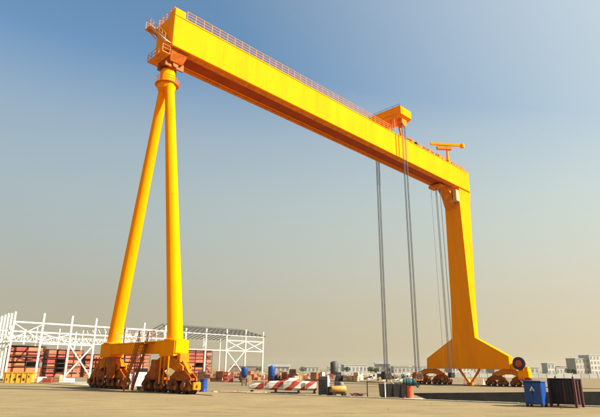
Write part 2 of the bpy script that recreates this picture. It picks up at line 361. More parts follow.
# ---- sill beam with stair, railing, cabinet
sb=MB(); sb.box(-7.1,6.5,-.45,.75,3.12,4.12)
sill=sb.build('sill_beam',YEL,crane)
for xx in (-5.95,5.3): MB().box(xx-1.1,xx+1.1,-.55,.85,2.87,4.135).build('end_box',YEL,sill)
sm=MB()
for z in (3.17,4.07): sm.box(-7.05,6.45,-.50,-.452,z-.05,z+.05)
sm.build('flange_strip',YEL,sill)
railing('railing',(-4.2,-.45,4.12),(3.8,-.45,4.12),sill,1.3,1.0,.03,WHITE,(.5,1.0),False)
railing('railing',(-4.2,.78,4.12),(3.8,.78,4.12),sill,1.3,1.0,.03,WHITE,(.5,1.0),False)
c=MB(); c.bbox(-3.5,-3.2,-.1,.2,4.13,5.6,.03); c.build('control_cabinet',GREY,sill)
st=MB(); a0,a1=Vector((2.4,-1.15,3.95)),Vector((.45,-1.15,.1))
for dy in(-.4,.4): st.bar(a0+Vector((0,dy,0)),a1+Vector((0,dy,0)),.09,.3)
for k in range(15):
    p=a0.lerp(a1,(k+.5)/15); st.box(p.x-.14,p.x+.14,p.y-.38,p.y+.38,p.z-.02,p.z+.02)
for dy in(-.42,.42):
    st.tube(a0+Vector((0,dy,1)),a1+Vector((0,dy,1)),.035,n=5); st.tube(a0+Vector((0,dy,.5)),a1+Vector((0,dy,.5)),.03,n=5)
    for k in range(5):
        p=a0.lerp(a1,k/4)+Vector((0,dy,0)); st.tube(p,p+Vector((0,0,1)),.03,n=5)
st.box(2.3,3.3,-1.55,-.62,3.88,3.95)
st.build('access_stair',BOG,crane,'steep orange stair leaning on the sill beam')
# ---- bogies
wm=MB(); wm.lathe([(.0,-.16),(.44,-.16),(.46,-.13),(.46,-.10),(.38,-.08),(.38,.08),(.46,.10),(.46,.13),(.44,.16),(.0,.16)],(0,0,0),22,'y')
wmo=wm.build('wheel',WHEEL); WME=wmo.data; bpy.data.objects.remove(wmo)
hm=MB(); hm.lathe([(.0,-.24),(.16,-.24),(.2,-.2),(.2,.2),(.16,.24),(.0,.24)],(0,0,0),14,'y')
hmo=hm.build('axle_box',BOG); HME=hmo.data; bpy.data.objects.remove(hmo)
def corner(cx, cy, z0, ztop, side):
    """one corner of the crane: equalisers over four two-wheel bogies; z0 is the rail head"""
    H=ztop-z0
    e=MB(); zt=ztop-.004; zm=z0+H*.60
    for q in(-.42,.34): e.prism([(cx-.9,zt),(cx+.9,zt),(cx+2.55,zm+.32),(cx+2.55,zm),(cx+1.5,zm-.05),(cx+.7,zm+.2),(cx-.7,zm+.2),(cx-1.5,zm-.05),(cx-2.55,zm),(cx-2.55,zm+.32)],'y',cy+q,cy+q+.10)
    e.prism([(cx-.9,zt-.01),(cx+.9,zt-.01),(cx+2.5,zm+.28),(cx-2.5,zm+.28)],'y',cy-.31,cy+.33)
    eq=e.build('equaliser_beam',ORG,crane)
    for q in(-1,1):
        px=cx+q*2.05; b=MB(); z1=zm+.12; z2=z0+H*.33
        for dy in(-.30,.22): b.prism([(px-.45,z1),(px+.45,z1),(px+1.5,z2+.25),(px+1.5,z2),(px-1.5,z2),(px-1.5,z2+.25)],'y',cy+dy,cy+dy+.08)
        b.box(px-1.4,px+1.4,cy-.21,cy+.21,z2+.02,z2+.2)
        b.tube((px,cy-.5,z1-.12),(px,cy+.5,z1-.12),.16,n=12)
        b.build('sub_equaliser',BOG,eq)
        for r in(-1,1):
            bx=px+r*1.0; f=MB(); zc=z0+.38
            for dy in(-.36,.28): f.prism([(bx-.86,zc+.02),(bx-.8,zc+.24),(bx-.35,z2+.1),(bx+.35,z2+.1),(bx+.8,zc+.24),(bx+.86,zc+.02),(bx+.3,zc+.06),(bx+.2,zc-.16),(bx-.2,zc-.16),(bx-.3,zc+.06)],'y',cy+dy,cy+dy+.08)
            f.box(bx-.12,bx+.12,cy-.27,cy+.27,zc-.1,z2)
            f.bbox(bx-.16,bx+.16,cy-.62,cy-.37,zc+.10,zc+.42,.04)
            bo=f.build('bogie',GRIM,crane)
            for k in(-1,1):
                link('wheel',WME,bo,(bx+k*.47,cy,zc)); link('axle_box',HME,bo,(bx+k*.47,cy-.16,zc))
        # rail clamp / buffer at the ends
    ex=cx+side*4.02
    f=MB(); f.bbox(ex-.1,ex+.1,cy-.35,cy+.35,z0+.3,z0+.85,.03); f.bar((ex,cy,z0+.6),(ex+side*.25,cy,z0+.6),.16)
    f.build('rail_buffer',ORG,crane)
RH=.05
corner(4.9,.15,RH,2.88,1); corner(-6.0,.15,RH,2.88,-1)
# extra gear hung between the bogies and the sill at the right corner
m=MB(); m.bbox(6.5,7.0,-.3,.6,2.4,3.1,.06); m.bar((6.9,.1,2.5),(8.0,.1,1.5),.3,.2); m.build('drive_housing',ORG,crane)
m=MB(); m.bbox(3.6,4.4,-.95,-.5,1.3,2.6,.05); m.build('hydraulic_unit',BOG,crane)
for xx in (4.9,5.5,6.1,-6.6,-7.3,-5.2): MB().tube((xx,-.78,.7),(xx,-.78,2.86),.07,n=8).build('conduit',BOG if xx<0 else ORG,crane)
m=MB(); m.bbox(-4.6,-3.7,-.9,-.4,1.0,2.9,.05); m.build('hydraulic_unit',BOG,crane)
# ---- rigid leg
RJ=60.3
def thick(z): return RJ+.55+ (z-2.1)*.1215
prof=[(-7.55,2.13),(-7.5,3.85),(-2.15,7.2),(-1.86,13.7),(-1.5,ZB-2.4),(-1.65,ZB-.005),(1.65,ZB-.005),(1.5,ZB-2.4),(1.82,13.7),(2.05,7.2),(7.5,4.1),(7.55,2.13)]
rl=MB(); n=len(prof)
th=lambda x,z: RJ+1.35 if z<5 else RJ+.62+(z-1.2)*.113
vs=[(x,RJ,z) for x,z in prof]+[(x,th(x,z),z) for x,z in prof]
fs=[(i,i+n,(i+1)%n+n,(i+1)%n) for i in range(n)]
# front and back are built as strips so every face stays near planar
idx=[(0,1,10,11),(1,2,9,10),(2,3,8,9),(3,4,7,8),(4,5,6,7)]
for q in idx: fs.append(q); fs.append(tuple(i+n for i in reversed(q)))
rl.add(vs,fs); rleg=rl.build('rigid_leg',YEL,crane,'broad tapering yellow box leg spreading into a wide foot')
m=MB(); m.prism([(56.9,ZB-.01),(RJ-.003,ZB-.01),(RJ-.003,ZB-4.0),(RJ-.7,ZB-3.2),(RJ-1.4,ZB-1.6),(RJ-2.4,ZB-.7)],'x',-1.3,.7); m.build('haunch',ORG,rleg)
m=MB(); m.bbox(.85,1.6,RJ-1.2,RJ-.1,ZB-2.7,ZB-.6,.05); m.box(.8,1.7,RJ-1.4,RJ-.02,ZB-2.85,ZB-2.72); m.build('service_cabin',mat('cabin_tan',(.6,.36,.14),.5,.1,1),rleg)
m=MB()
for z,x0,x1 in ((2.2,-7.5,7.5),): m.box(x0,x1,RJ-.06,RJ-.002,z-.05,z+.06)
m.build('flange_strip',YEL,rleg)
for xx in (-2.2,2.1): MB().box(xx-.03,xx+.03,RJ-.02,RJ-.002,2.3,7.0).build('web_seam',YEL,rleg)
corner(-7.2,RJ+.7,-.42,2.12,-1); corner(6.9,RJ+.7,-.42,2.12,1)
for a0,a1 in (((-1.6,RJ+.5,2.13),(.15,RJ+.5,-.2)),((2.2,RJ+.5,2.13),(.45,RJ+.5,-.2))):
    m=MB(); m.bar(a0,a1,.28,.32); m.build('anchor_strut',ORG,crane)
m=MB(); m.bbox(-.2,.8,RJ+.1,RJ+.9,-.5,-.05,.05); m.build('anchor_shoe',ORG,crane)
# ---- cable reel on the rigid leg foot
RC=Vector((9.0,RJ+.1,3.0))
m=MB(); m.lathe([(.78,-.16),(.98,-.16),(.98,-.11),(.80,-.09),(.80,.09),(.98,.11),(.98,.16),(.78,.16),(.78,-.16)],RC,30,'y')
reel=m.build('cable_reel',STEEL,crane,'dark round cable reel with red hub')
m=MB(); m.lathe([(.0,-.2),(.5,-.2),(.56,-.12),(.56,.12),(.5,.2),(.0,.2)],RC,24,'y'); m.build('reel_hub',mat('reel_red',(.48,.06,.03),.6,.2,2),reel)
m=MB()
for k in range(8):
    t=k*math.pi/4; d=Vector((math.cos(t),0,math.sin(t))); m.bar(RC+d*.45,RC+d*.84,.09,.09)
m.build('reel_spoke',MAROON,reel)
m=MB(); m.prism([(8.6,.6),(9.6,.6),(9.25,2.9),(8.75,2.9)],'y',RJ+.28,RJ+.9); m.bbox(7.6,8.5,RJ+.15,RJ+1.2,2.15,3.0,.05); m.build('reel_stand',YEL,crane)
m=MB(); m.bbox(8.7,10.4,RJ-.1,RJ+1.2,.9,1.9,.06); m.bbox(9.7,10.3,RJ+0,RJ+1,1.9,2.5,.05); m.build('reel_drive_housing',YEL,crane)

# ------------------------------------------------------------------ hoist trolley on the girder, ropes, hook blocks
tr=thing('hoist_trolley','yellow hoist trolley straddling the girder top, overhanging both sides','hoist trolley',CW(0,41.1,ZT+.14),-A)
b=MB(); b.prism([(-3.3,2.75),(-3.3,4.1),(-3.0,4.25),(3.1,4.25),(3.3,4.1),(3.3,2.75),(2.8,2.4),(-2.8,2.4)],'y',-1.5,1.5); body=b.build('trolley_beam',YEL,tr)
b=MB(); b.box(-3.2,3.2,-1.51,-1.502,2.9,3.05); b.build('walkway_edge',ORG,body)
for sx in(-1,1):
    for sy in(-1,1):
        f=MB(); f.bar((sx*1.1,sy*1.7,.35),(sx*1.1,sy*1.1,2.5),.28,.28); f.bbox(sx*1.1-.22,sx*1.1+.22,sy*1.7-.45,sy*1.7+.45,.06,.5,.04); f.build('trolley_leg',ORG,tr)
for sx in(-1,1):
    f=MB(); f.bbox(sx*2.45-.45,sx*2.45+.45,-.7,.7,1.5,2.38,.06); f.tube((sx*2.45-.5,0,1.6),(sx*2.45+.5,0,1.6),.5,n=16); f.build('winch_unit',ORG,tr)
railing('railing',(-3.1,-1.4,4.25),(3.0,-1.4,4.25),tr,1.2,.35,.03,STEEL,(1.0,),False)
f=MB()
for k in range(8): f.box(1.75,2.25,-1.9,-1.8,.2+k*.3,.24+k*.3)
for xx in(1.75,2.25): f.bar((xx,-1.85,.0),(xx,-1.85,3.0),.06)
f.build('ladder',RAIL,tr)
def ropeset(parent, x, y, ztop, zbot, n=3, gap=.13, r=.032, spread=.0, dirn=(1,0)):
    for k in range(n):
        o_=(k-(n-1)/2)*gap; dx,dy=dirn
        m=MB(); m.tube((x+o_*dx,y+o_*dy,ztop),(x+o_*dx*(1+spread),y+o_*dy*(1+spread),zbot),r,n=6); m.build('hoist_rope',ROPE,parent)
z0=ZT+.14
for x,yoff in((-2.65,-.35),(-2.65,.25),(2.75,-.55),(2.75,.25)):
    ropeset(tr,x,yoff,2.0,1.35-z0,3,.12,.036)
def hook_block(label, loc, mt):
    t=thing('hook_block',label,'hook block',loc,-A,'hook blocks lowered near the ground')
    m=MB(); m.prism([(-.75,.2),(.75,.2),(.95,.7),(.75,1.25),(-.75,1.25),(-.95,.7)],'x',-.32,.32); m.build('casing',mt,t)
    m=MB(); m.lathe([(.45,-.4),(.5,-.36),(.5,.36),(.45,.4)],(0,-.35,.8),16,'x'); m.lathe([(.45,-.4),(.5,-.36),(.5,.36),(.45,.4)],(0,.35,.8),16,'x'); m.build('sheave',STEEL,t)
    m=MB(); pts=[Vector((0,.0,.2)),Vector((0,0,-.1)),Vector((0,.22,-.3)),Vector((0,.2,-.6)),Vector((0,-.05,-.75)),Vector((0,-.3,-.6)),Vector((0,-.32,-.4))]
    for a,b_ in zip(pts,pts[1:]): m.tube(a,b_,.11,.1,n=8)
    m.build('hook',STEEL,t); return t
hook_block('dark hook block under the left rope pair',CW(-2.65,41.05,.32),STEEL)
hook_block('rusty orange hook block under the rope pair nearer the rigid leg foot',CW(2.75,40.95,.32),BOG)
lt=thing('underslung_trolley','small dark trolley under the girder soffit beside the rigid leg','hoist trolley',CW(-.5,56.0,ZB-.27),-A)
b=MB(); b.bbox(-1.2,1.2,-.9,.9,-.5,-.02,.04); b.build('trolley_frame',ORG,lt)
for x,yo in((-.45,.3),(.1,-.3),(.5,.2)): ropeset(lt,x,yo,-.4,1.4-(ZB-.27),2,.1,.03)
ropeset(lt,-.75,-.8,-.4,1.0-(ZB-.27),1,.1,.03)
t=thing('hook_block','dark hook block close in front of the rigid leg foot','hook block',CW(-.45,56.0,.6),-A,'hook blocks lowered near the ground')
m=MB(); m.prism([(-.5,.1),(.5,.1),(.65,.5),(.5,.9),(-.5,.9),(-.65,.5)],'x',-.3,.3); m.build('casing',STEEL,t)
m=MB(); m.tube((0,0,.15),(0,0,-.2),.08,n=8); m.tube((0,0,-.2),(0,.2,-.4),.08,n=8); m.tube((0,.2,-.4),(0,-.05,-.6),.08,n=8); m.tube((0,-.05,-.6),(0,-.22,-.45),.07,n=8); m.build('hook',STEEL,t)

# ------------------------------------------------------------------ crane rails on the ground
r=tag(MB().box(-60,11,-.04,.04,-.02,.045).build('crane_rail',WHEEL),'steel crane rail on the apron under the pipe leg','rail'); r.location=CW(0,.15); r.rotation_euler.z=-A
mb=MB()
for k in range(40):
    x0=-60+k*3
    P=[CW(x0,RJ+.7),CW(x0+3,RJ+.7)]; a0,a1=[p+Vector((0,0,-.42-.09)) for p in P]
    mb.bar(a0,a1,.14,.18)
tag(mb.build('crane_rail',STEEL),'steel crane rail under the rigid leg foot','rail')

# ------------------------------------------------------------------ white steel frame under construction
FU=-80.8; FB=-103.0
fr=thing('unfinished_building','unfinished white steel building frame behind the pipe leg','building frame',CW(FU,12.8,-.55),-A)
def F(v,z,u=0): return (u,v-12.8,z+.55)
cols=[12.8,18.9,25.3,31.1,37.5,44,50.3,56.7,63.5,70.8,78.0,85.0]
tops=[13.4,13.5,13.4,13.2,13.1,13,12.7,12.4,12.7,12.9,13.2,12.8]
def hcol(p,z1,w=.32,base=True):
    m=MB(); x,y=p; 
    m.box(x-w/2,x+w/2,y-w/2,y-w/2+.06,0,z1); m.box(x-w/2,x+w/2,y+w/2-.06,y+w/2,0,z1); m.box(x-.04,x+.04,y-w/2+.06,y+w/2-.06,0,z1)
    m.box(x-w*.8,x+w*.8,y-w*.8,y+w*.8,0,.05); return m.build('column',WHITE,fr)
for v,t in zip(cols,tops): hcol((0,v-12.8),t+.55,.38)
for k in range(1,8): hcol((-2.3*k,0),13.6+random.uniform(-.2,.3),.38)
for v in cols: hcol((FB-FU,v-12.8),12.3,.24)
for v in cols[1:-1:2]: hcol(((FB-FU)/2,v-12.8),11.0,.3)
for k in range(len(cols)-1):
    a,b_=cols[k]+.22,cols[k+1]-.22
    for z,w_,h_ in ((11.25,.18,.3),(6.8,.16,.22)):
        if z<10 and k in(0,3): continue
        MB().bar(F(a,z),F(b_,z),w_,h_).build('beam',WHITE,fr)
    MB().bar(F(a,10.6,FB-FU),F(b_,10.6,FB-FU),.12,.2).build('beam',WHITE,fr)
    if k<6: MB().bar(F(a,9.2),F(b_,9.2),.14,.22).build('beam',WHITE,fr)
def xbrace(a,b_,z0,z1,u=0,w=.15):
    MB().bar(F(a,z0,u-.05),F(b_,z1,u-.05),w,w).build('brace',WHITE,fr); MB().bar(F(a,z1,u+.12),F(b_,z0,u+.12),w,w).build('brace',WHITE,fr)
xbrace(25.5,30.9,.0,6.6,0,.26); xbrace(71,77.8,0,6.7,0,.18); xbrace(71,77.8,7,9.6); xbrace(78.2,84.8,7,9.6); xbrace(13,18.7,7.6,10.9); xbrace(19.1,25.1,7.4,9.0); xbrace(37.7,43.8,7,11); xbrace(50.5,56.5,0.2,6.6)
MB().bar(F(71,9.7),F(84.9,9.7),.16,.24).build('beam',WHITE,fr)
# lattice trusses on the back row and across
def truss(p0,p1,h,n,w=.1):
    p0,p1=Vector(p0),Vector(p1); m=MB(); hz=Vector((0,0,h))
    m.bar(p0,p1,w*1.3); m.bar(p0+hz,p1+hz,w*1.3)
    for k in range(n):
        a,b_=p0.lerp(p1,k/n),p0.lerp(p1,(k+1)/n); md=p0.lerp(p1,(k+.5)/n); m.bar(a,md+hz,w); m.bar(md+hz,b_,w)
    return m.build('truss',WHITE,fr)
for k in range(0,7): truss(F(cols[k]+.2,8.0,FB-FU),F(cols[k+1]-.2,8.0,FB-FU),1.5,4,.065)
for k in range(0,6): truss(F(cols[k]+.2,7.2,-.4),F(cols[k+1]-.2,7.2,-.4),.9,6,.05)
for k in (4,6): truss(F(cols[k],10.3,-.3),F(cols[k],10.2,FB-FU+.3),1.5,6,.1)
for v in cols[:2]: MB().bar(F(v,6.8,-.3),F(v,6.8,FB-FU+.3),.18,.3).build('beam',WHITE,fr)
# dark roof of purlins and rafters over the far bays
UM=(FB-FU)/2
rp=MB()
V0,V1=55.5,85.6
for s0,s1,z0_,z1_ in ((.4,UM,11.6,14.1),(UM,FB-FU-.6,14.1,11.2)):
    for k in range(7):
        q=k/6; rp.bar(F(V0,z0_+(z1_-z0_)*q,s0+(s1-s0)*q),F(V1,z0_+(z1_-z0_)*q,s0+(s1-s0)*q),.09,.13)
roof=rp.build('roof',ROOFM,fr,'dark grey roof of close-set purlins'); 
for k in range(19):
    v=V0+(V1-V0)*k/18; m=MB(); m.bar(F(v,11.35,.4),F(v,13.85,UM),.07,.16); m.bar(F(v,13.85,UM),F(v,10.95,FB-FU-.6),.07,.16); m.build('rafter',ROOFM,roof)

# ------------------------------------------------------------------ red panel racks inside the frame
pan=MB(); pan.bbox(-.5,.5,-.5,.5,0,1,.04); po=pan.build('panel',PRIMER); PM1=po.data; bpy.data.objects.remove(po)
PM2=PM1.copy(); PM2.materials[0]=PRIMER2
def rack(label, u, v0, v1, nz, nh, depth, fill=.9, mats=(PM1,PM2), z1=6.4, gapf=.12, post=SHELF):
    base=gz(0,120); t=thing('panel_rack',label,'storage rack',CW(u,v0,base),-A,'racks of red steel panels under the white frame')
    H=z1-base; Lh=v1-v0; dz=H/nz
    for k in range(nz+1):
        MB().box(-depth,0,0,Lh,k*dz-.06 if k else 0,k*dz+.06).build('shelf',post,t)
    for k in range(nh+1):
        y=Lh*k/nh; MB().box(-.08,.02,y-.045,y+.045,0,H).build('post',post,t); MB().box(-depth,-depth+.1,y-.07,y+.07,0,H).build('post',post,t)
    MB().box(-depth-.08,-depth-.01,0,Lh,0,H).build('back_sheet',SHELF,t)
    for a in range(nz):
        for b_ in range(nh):
            if random.random()>fill: continue
            cw=Lh/nh; hh=(dz-.14)*random.uniform(.78,.99); o=link('panel',random.choice(mats),t,(-depth/2+random.uniform(-.1,.05),cw*(b_+.5),a*dz+.062))
            o.scale=(depth-.35,cw*random.uniform(.90,.985),hh)
    return t
rack('long rack of red panels left of the pipe leg, behind the yellow skip',-86.5,14.6,22.4,6,2,3.2,.9,(PM1,PM1,PM2),6.4)
rack('rack of red-brown panels behind the cross-braced bay of the frame',-89.5,24.2,32.6,6,4,3.0,.95,(PM2,PM2,PM1),5.9)
rack('rack of orange panels seen between the pipe legs',-88.0,41.5,50.6,6,5,3.0,.97,(PM2,),5.1)
rack('tall rack of dark red panels under the dark purlin roof',-86.2,61.3,69.9,8,3,3.0,.98,(PM1,PM1,PM2),7.2)
rack('low rack of orange panels behind the left pipe foot',-90.0,33.6,40.0,5,3,3.0,.92,(PM2,PM1),5.0)

# ------------------------------------------------------------------ yard clutter
def at(x,y): return Vector((x,y,gz(x,y)))
# yellow skip
t=thing('skip','yellow steel skip with dark openings, left of the white frame','skip',(-35.0,67.6,gz(0,67.6)),R(10))
m=MB(); m.prism([(-1.55,.12),(1.55,.12),(1.72,1.45),(-1.72,1.45)],'y',-.75,.75); m.build('body',mat('skip_yellow',(.62,.30,.02),.5,.2,2,dirt=(.12,.07,.03),dirt_amt=.6),t)
for k in range(5):
    x=-1.3+k*.62; MB().box(x-.05,x+.05,-.84,-.752,.2,1.4).build('rib',mat('skip_yellow',(0,0,0)),t)
for k in range(6):
    x=-1.25+k*.5; MB().bbox(x-.12,x+.12,-.80,-.752,.55+.35*(k%2),.8+.35*(k%2),.01).build('opening',BLACKP,t)
MB().box(-1.8,1.8,-.82,.82,1.45,1.53).build('rim',mat('skip_yellow',(0,0,0)),t)
for x in(-1.2,1.2): MB().box(x-.15,x+.15,-.7,.7,0,.12).build('skid',STEEL,t)
# small stacked goods beside the skip
def crate(label, loc, sx, sy, sz, mt, rz=0, cat='crate', group=None, slats=3):
    t=thing('crate',label,cat,loc,rz,group)
    MB().box(-sx/2+.03,sx/2-.03,-sy/2+.03,sy/2-.03,.1,sz-.03).build('body',mt,t)
    for k in range(slats):
        z=.12+(sz-.14)*k/slats; MB().bbox(-sx/2,sx/2,-sy/2,sy/2,z,z+(sz-.2)/slats*.82,.015).build('slat',mt,t)
    for x in(-sx/2+.15,sx/2-.15): MB().box(x-.07,x+.07,-sy/2,sy/2,0,.1).build('skid',TIMBER,t)
    return t
crate('white crate on the ground right of the yellow skip',(-32.9,69.2,gz(0,69)),.9,.9,1.0,PLAST,.2)
crate('red-brown crate between the white crates near the yellow skip',(-31.9,68.8,gz(0,69)),1.1,1.0,.9,PRIMER,.1)
crate('small brown timber crate with a blue-grey lid beside the frame column',(-30.9,69.4,gz(0,69)),.8,.8,1.25,TIMBER,-.15)
crate('low white box in front of the cross-braced bay',(-29.2,68.6,gz(0,68)),1.2,.9,.85,PLAST,.1)
bm_=thing('beam_stack','flat stack of white steel beams lying before the left bogies','beam stack',(-27.4,66.6,gz(0,66)),R(14))
for k in range(4):
    m=MB(); y=-.5+k*.33; z=.1
    m.box(-1.9,1.9,y-.12,y+.12,z,z+.04); m.box(-1.9,1.9,y-.12,y+.12,z+.26,z+.30); m.box(-1.9,1.9,y-.02,y+.02,z+.04,z+.26); m.build('beam',WHITE,bm_)
for x in(-1.3,1.3): MB().box(x-.08,x+.08,-.75,.75,0,.1).build('timber',TIMBER,bm_)
crate('grey steel box among the clutter between the crane feet',(-22.5,62.0,gz(0,62)),1.2,1.0,1.1,GREY,.4)
crate('white box between the crane feet beside the access stair',(-17.6,60.0,gz(0,60)),1.3,1.0,1.6,PLAST,.3)
crate('dark steel box behind the access stair of the crane',(-19.4,66.0,gz(0,66)),1.6,1.2,2.1,BLACKP,.2)
crate('small red box near the right bogies of the pipe leg',(-13.7,55.5,gz(0,55)),.9,.8,.9,PRIMER,.5)

# drums
def drum(label, loc, mt, r=.29, h=.9, group=None, sc=1):
    t=thing('drum',label,'drum',loc,random.uniform(0,3),group)
    m=MB(); r*=sc; h*=sc
    m.lathe([(r*.96,0),(r,.02),(r,.04),(r*.97,.06),(r*.97,h*.32),(r*1.02,h*.34),(r*.97,h*.36),(r*.97,h*.65),(r*1.02,h*.67),(r*.97,h*.69),(r*.97,h-.05),(r,h-.03),(r,h),(r*.93,h),(r*.93,h-.03),(0.001,h-.03)],(0,0,0),22)
    m.build('barrel',mt,t); m=MB(); m.lathe([(.04,h-.04),(.04,h-.005),(0.001,h-.005)],(r*.6,0,0),8); m.build('bung',STEEL,t); return t
drum('blue steel drum beside the right bogies of the pipe leg',(-8.67,49.3,gz(0,49)),BLUE,.29,.9,None,1.22)
drum('red-orange drum below the teal tarpaulin roll by the dark bin',(8.5,41.5,gz(0,41)),REDOR,.29,.82,None,1.06)

# elevated blue tanks
def tank(label, loc, mt, r, zb_, zt_, post=True):
    t=thing('elevated_tank',label,'tank',loc,.3)
    m=MB(); m.lathe([(r*.15,zb_-.35),(r*.85,zb_+.05),(r,zb_+.15),(r,zt_-.12),(r*.94,zt_-.02),(r*.3,zt_+.04),(r*.3,zt_+.12),(0.001,zt_+.12)],(0,0,0),20); m.build('vessel',mt,t)
    for k in range(4):
        a=k*math.pi/2+.4; m=MB(); m.bar((r*.8*math.cos(a),r*.8*math.sin(a),0),(r*.8*math.cos(a),r*.8*math.sin(a),zb_+.3),.07); m.build('leg',STEEL,t)
    m=MB(); m.tube((0,0,zb_-.3),(0,0,.25),.06,n=8); m.build('outlet_pipe',STEEL,t); return t
tank('blue tank on thin legs, left of two',(-7.9,78.4,gz(0,78)),BLUE,.50,1.35,2.55)
tank('blue tank on thin legs, right of two, behind the striped boom',(-4.0,79.6,gz(0,79)),BLUE,.52,1.25,2.75)

# red and white striped boom
def stripe_mat():
    m=bpy.data.materials.new('red_white_stripes'); m.use_nodes=True; t=m.node_tree; n=t.nodes.new; l=t.links.new
    b=t.nodes['Principled BSDF']; b.inputs['Roughness'].default_value=.55
    tcd=n('ShaderNodeTexCoord'); s=n('ShaderNodeSeparateXYZ'); l(tcd.outputs['Object'],s.inputs[0])
    def mth(op,a,b2):
        k=n('ShaderNodeMath'); k.operation=op
        for i,v in enumerate((a,b2)):
            if isinstance(v,(int,float)): k.inputs[i].default_value=v
            else: l(v,k.inputs[i])
        return k.outputs[0]
    v=mth('SUBTRACT',s.outputs['X'],mth('MULTIPLY',s.outputs['Z'],1.35)); wob=n('ShaderNodeTexNoise'); wob.inputs['Scale'].default_value=.9; v=mth('ADD',v,mth('MULTIPLY',wob.outputs['Fac'],1.1)); v=mth('DIVIDE',v,1.35); fr_=mth('FRACT',v,0); g=mth('GREATER_THAN',fr_,.52)
    nz=n('ShaderNodeTexNoise'); nz.inputs['Scale'].default_value=5; nz.inputs['Detail'].default_value=8
    cr=n('ShaderNodeValToRGB'); l(nz.outputs['Fac'],cr.inputs[0]); cr.color_ramp.elements[0].position=.35; cr.color_ramp.elements[0].color=(.45,.4,.35,1); cr.color_ramp.elements[1].position=.6; cr.color_ramp.elements[1].color=(1,1,1,1)
    mxx=n('ShaderNodeMix'); mxx.data_type='RGBA'; l(g,mxx.inputs[0]); mxx.inputs[6].default_value=(.72,.68,.62,1); mxx.inputs[7].default_value=(.42,.06,.03,1)
    mu=n('ShaderNodeMix'); mu.data_type='RGBA'; mu.blend_type='MULTIPLY'; mu.inputs[0].default_value=1; l(mxx.outputs[2],mu.inputs[6]); l(cr.outputs[0],mu.inputs[7]); l(mu.outputs[2],b.inputs['Base Color']); return m
STR=stripe_mat()
t=thing('striped_boom','red and white striped tapered boom lying on low trestles','boom',(-4.6,47.9,gz(0,47.9)),R(-1.5))
m=MB()   # tapering octagonal box boom: sections along x
def sect(x,w_,z0_,z1_): 
    c=.22; h_=z1_-z0_
    return [(x,-w_,z0_+c*h_),(x,-w_*.6,z0_),(x,w_*.6,z0_),(x,w_,z0_+c*h_),(x,w_,z1_-c*h_),(x,w_*.6,z1_),(x,-w_*.6,z1_),(x,-w_,z1_-c*h_)]
ss=[sect(.15,.12,.40,.58),sect(.8,.25,.30,.80),sect(2.0,.38,.26,.98),sect(3.0,.42,.25,1.04),sect(3.8,.5,.22,1.28),sect(4.3,.5,.22,1.28),sect(4.8,.44,.25,1.05),sect(6.2,.42,.25,.98)]
vs=[p for s_1 in ss for p in s_1]; fs=[tuple(range(7,-1,-1)),tuple(range((len(ss)-1)*8,len(ss)*8))]
for k in range(len(ss)-1):
    for i in range(8): j=(i+1)%8; fs.append((k*8+i,k*8+j,k*8+8+j,k*8+8+i))
m.add(vs,fs); m.build('boom_body',STR,t)
for x in(.5,2.6,4.6,6.0):
    m=MB(); m.box(x-.12,x+.12,-.6,.6,0,.10); m.box(x-.09,x+.09,-.45,.45,.10,.24); m.build('trestle',BLACKP,t)
for x in(1.6,3.3,5.2): MB().box(x-.025,x+.025,-.54,-.44,.35,1.05).build('lug',GREY,t)

# generator, compressor
t=thing('generator','dark upright generator box with a pale side panel right of the striped boom','generator',(2.05,43.7,gz(0,43)),R(-6))
MB().bbox(-.42,.28,-.4,.4,.1,1.5,.03).build('housing',mat('generator_grey',(.06,.055,.05),.5,.2,2),t)
MB().bbox(.285,.42,-.42,.42,.1,1.55,.02).build('side_panel',PLAST,t)
for k in range(5): MB().box(-.34,.2,-.43,-.402,.35+k*.2,.43+k*.2).build('louvre',STEEL,t)
for x in(-.3,.3): MB().box(x-.08,x+.08,-.45,.45,0,.1).build('skid',STEEL,t)
m=MB(); m.tube((-.2,.1,1.5),(-.2,.1,1.85),.05,n=8); m.build('exhaust',STEEL,t)
t=thing('air_compressor','ochre air compressor tank on small wheels beside the generator','compressor',(3.15,42.6,gz(0,42)),R(8))
m=MB(); m.lathe([(.05,-.62),(.24,-.58),(.30,-.48),(.30,.48),(.24,.58),(.05,.62)],(0,0,.55),18,'x'); m.build('tank',GOLD,t)
m=MB(); m.bbox(-.35,.1,-.18,.18,.86,1.12,.03); m.build('motor',STEEL,t)
m=MB(); m.bbox(.15,.4,-.15,.15,.86,1.05,.03); m.build('pump_head',GREY,t)
for x in(-.4,.4):
    for y in(-.3,.3): m=MB(); m.lathe([(.05,-.05),(.15,-.05),(.15,.05),(.05,.05)],(x,y,.15),14,'y'); m.build('wheel',RUBBER,t)
m=MB(); m.box(-.6,.6,-.24,.24,.2,.26); m.build('chassis',STEEL,t)
t=thing('welding_set','low dark welding set between the generator and the compressor','welding set',(2.62,43.1,gz(0,43)),R(4))
MB().bbox(-.3,.3,-.25,.25,.08,.72,.04).build('case',BLACKP,t); MB().bar((-.25,0,.8),(.25,0,.8),.04).build('handle',GREY,t); MB().bbox(-.2,.2,-.265,-.252,.3,.55,.005).build('control_panel',GREY,t)

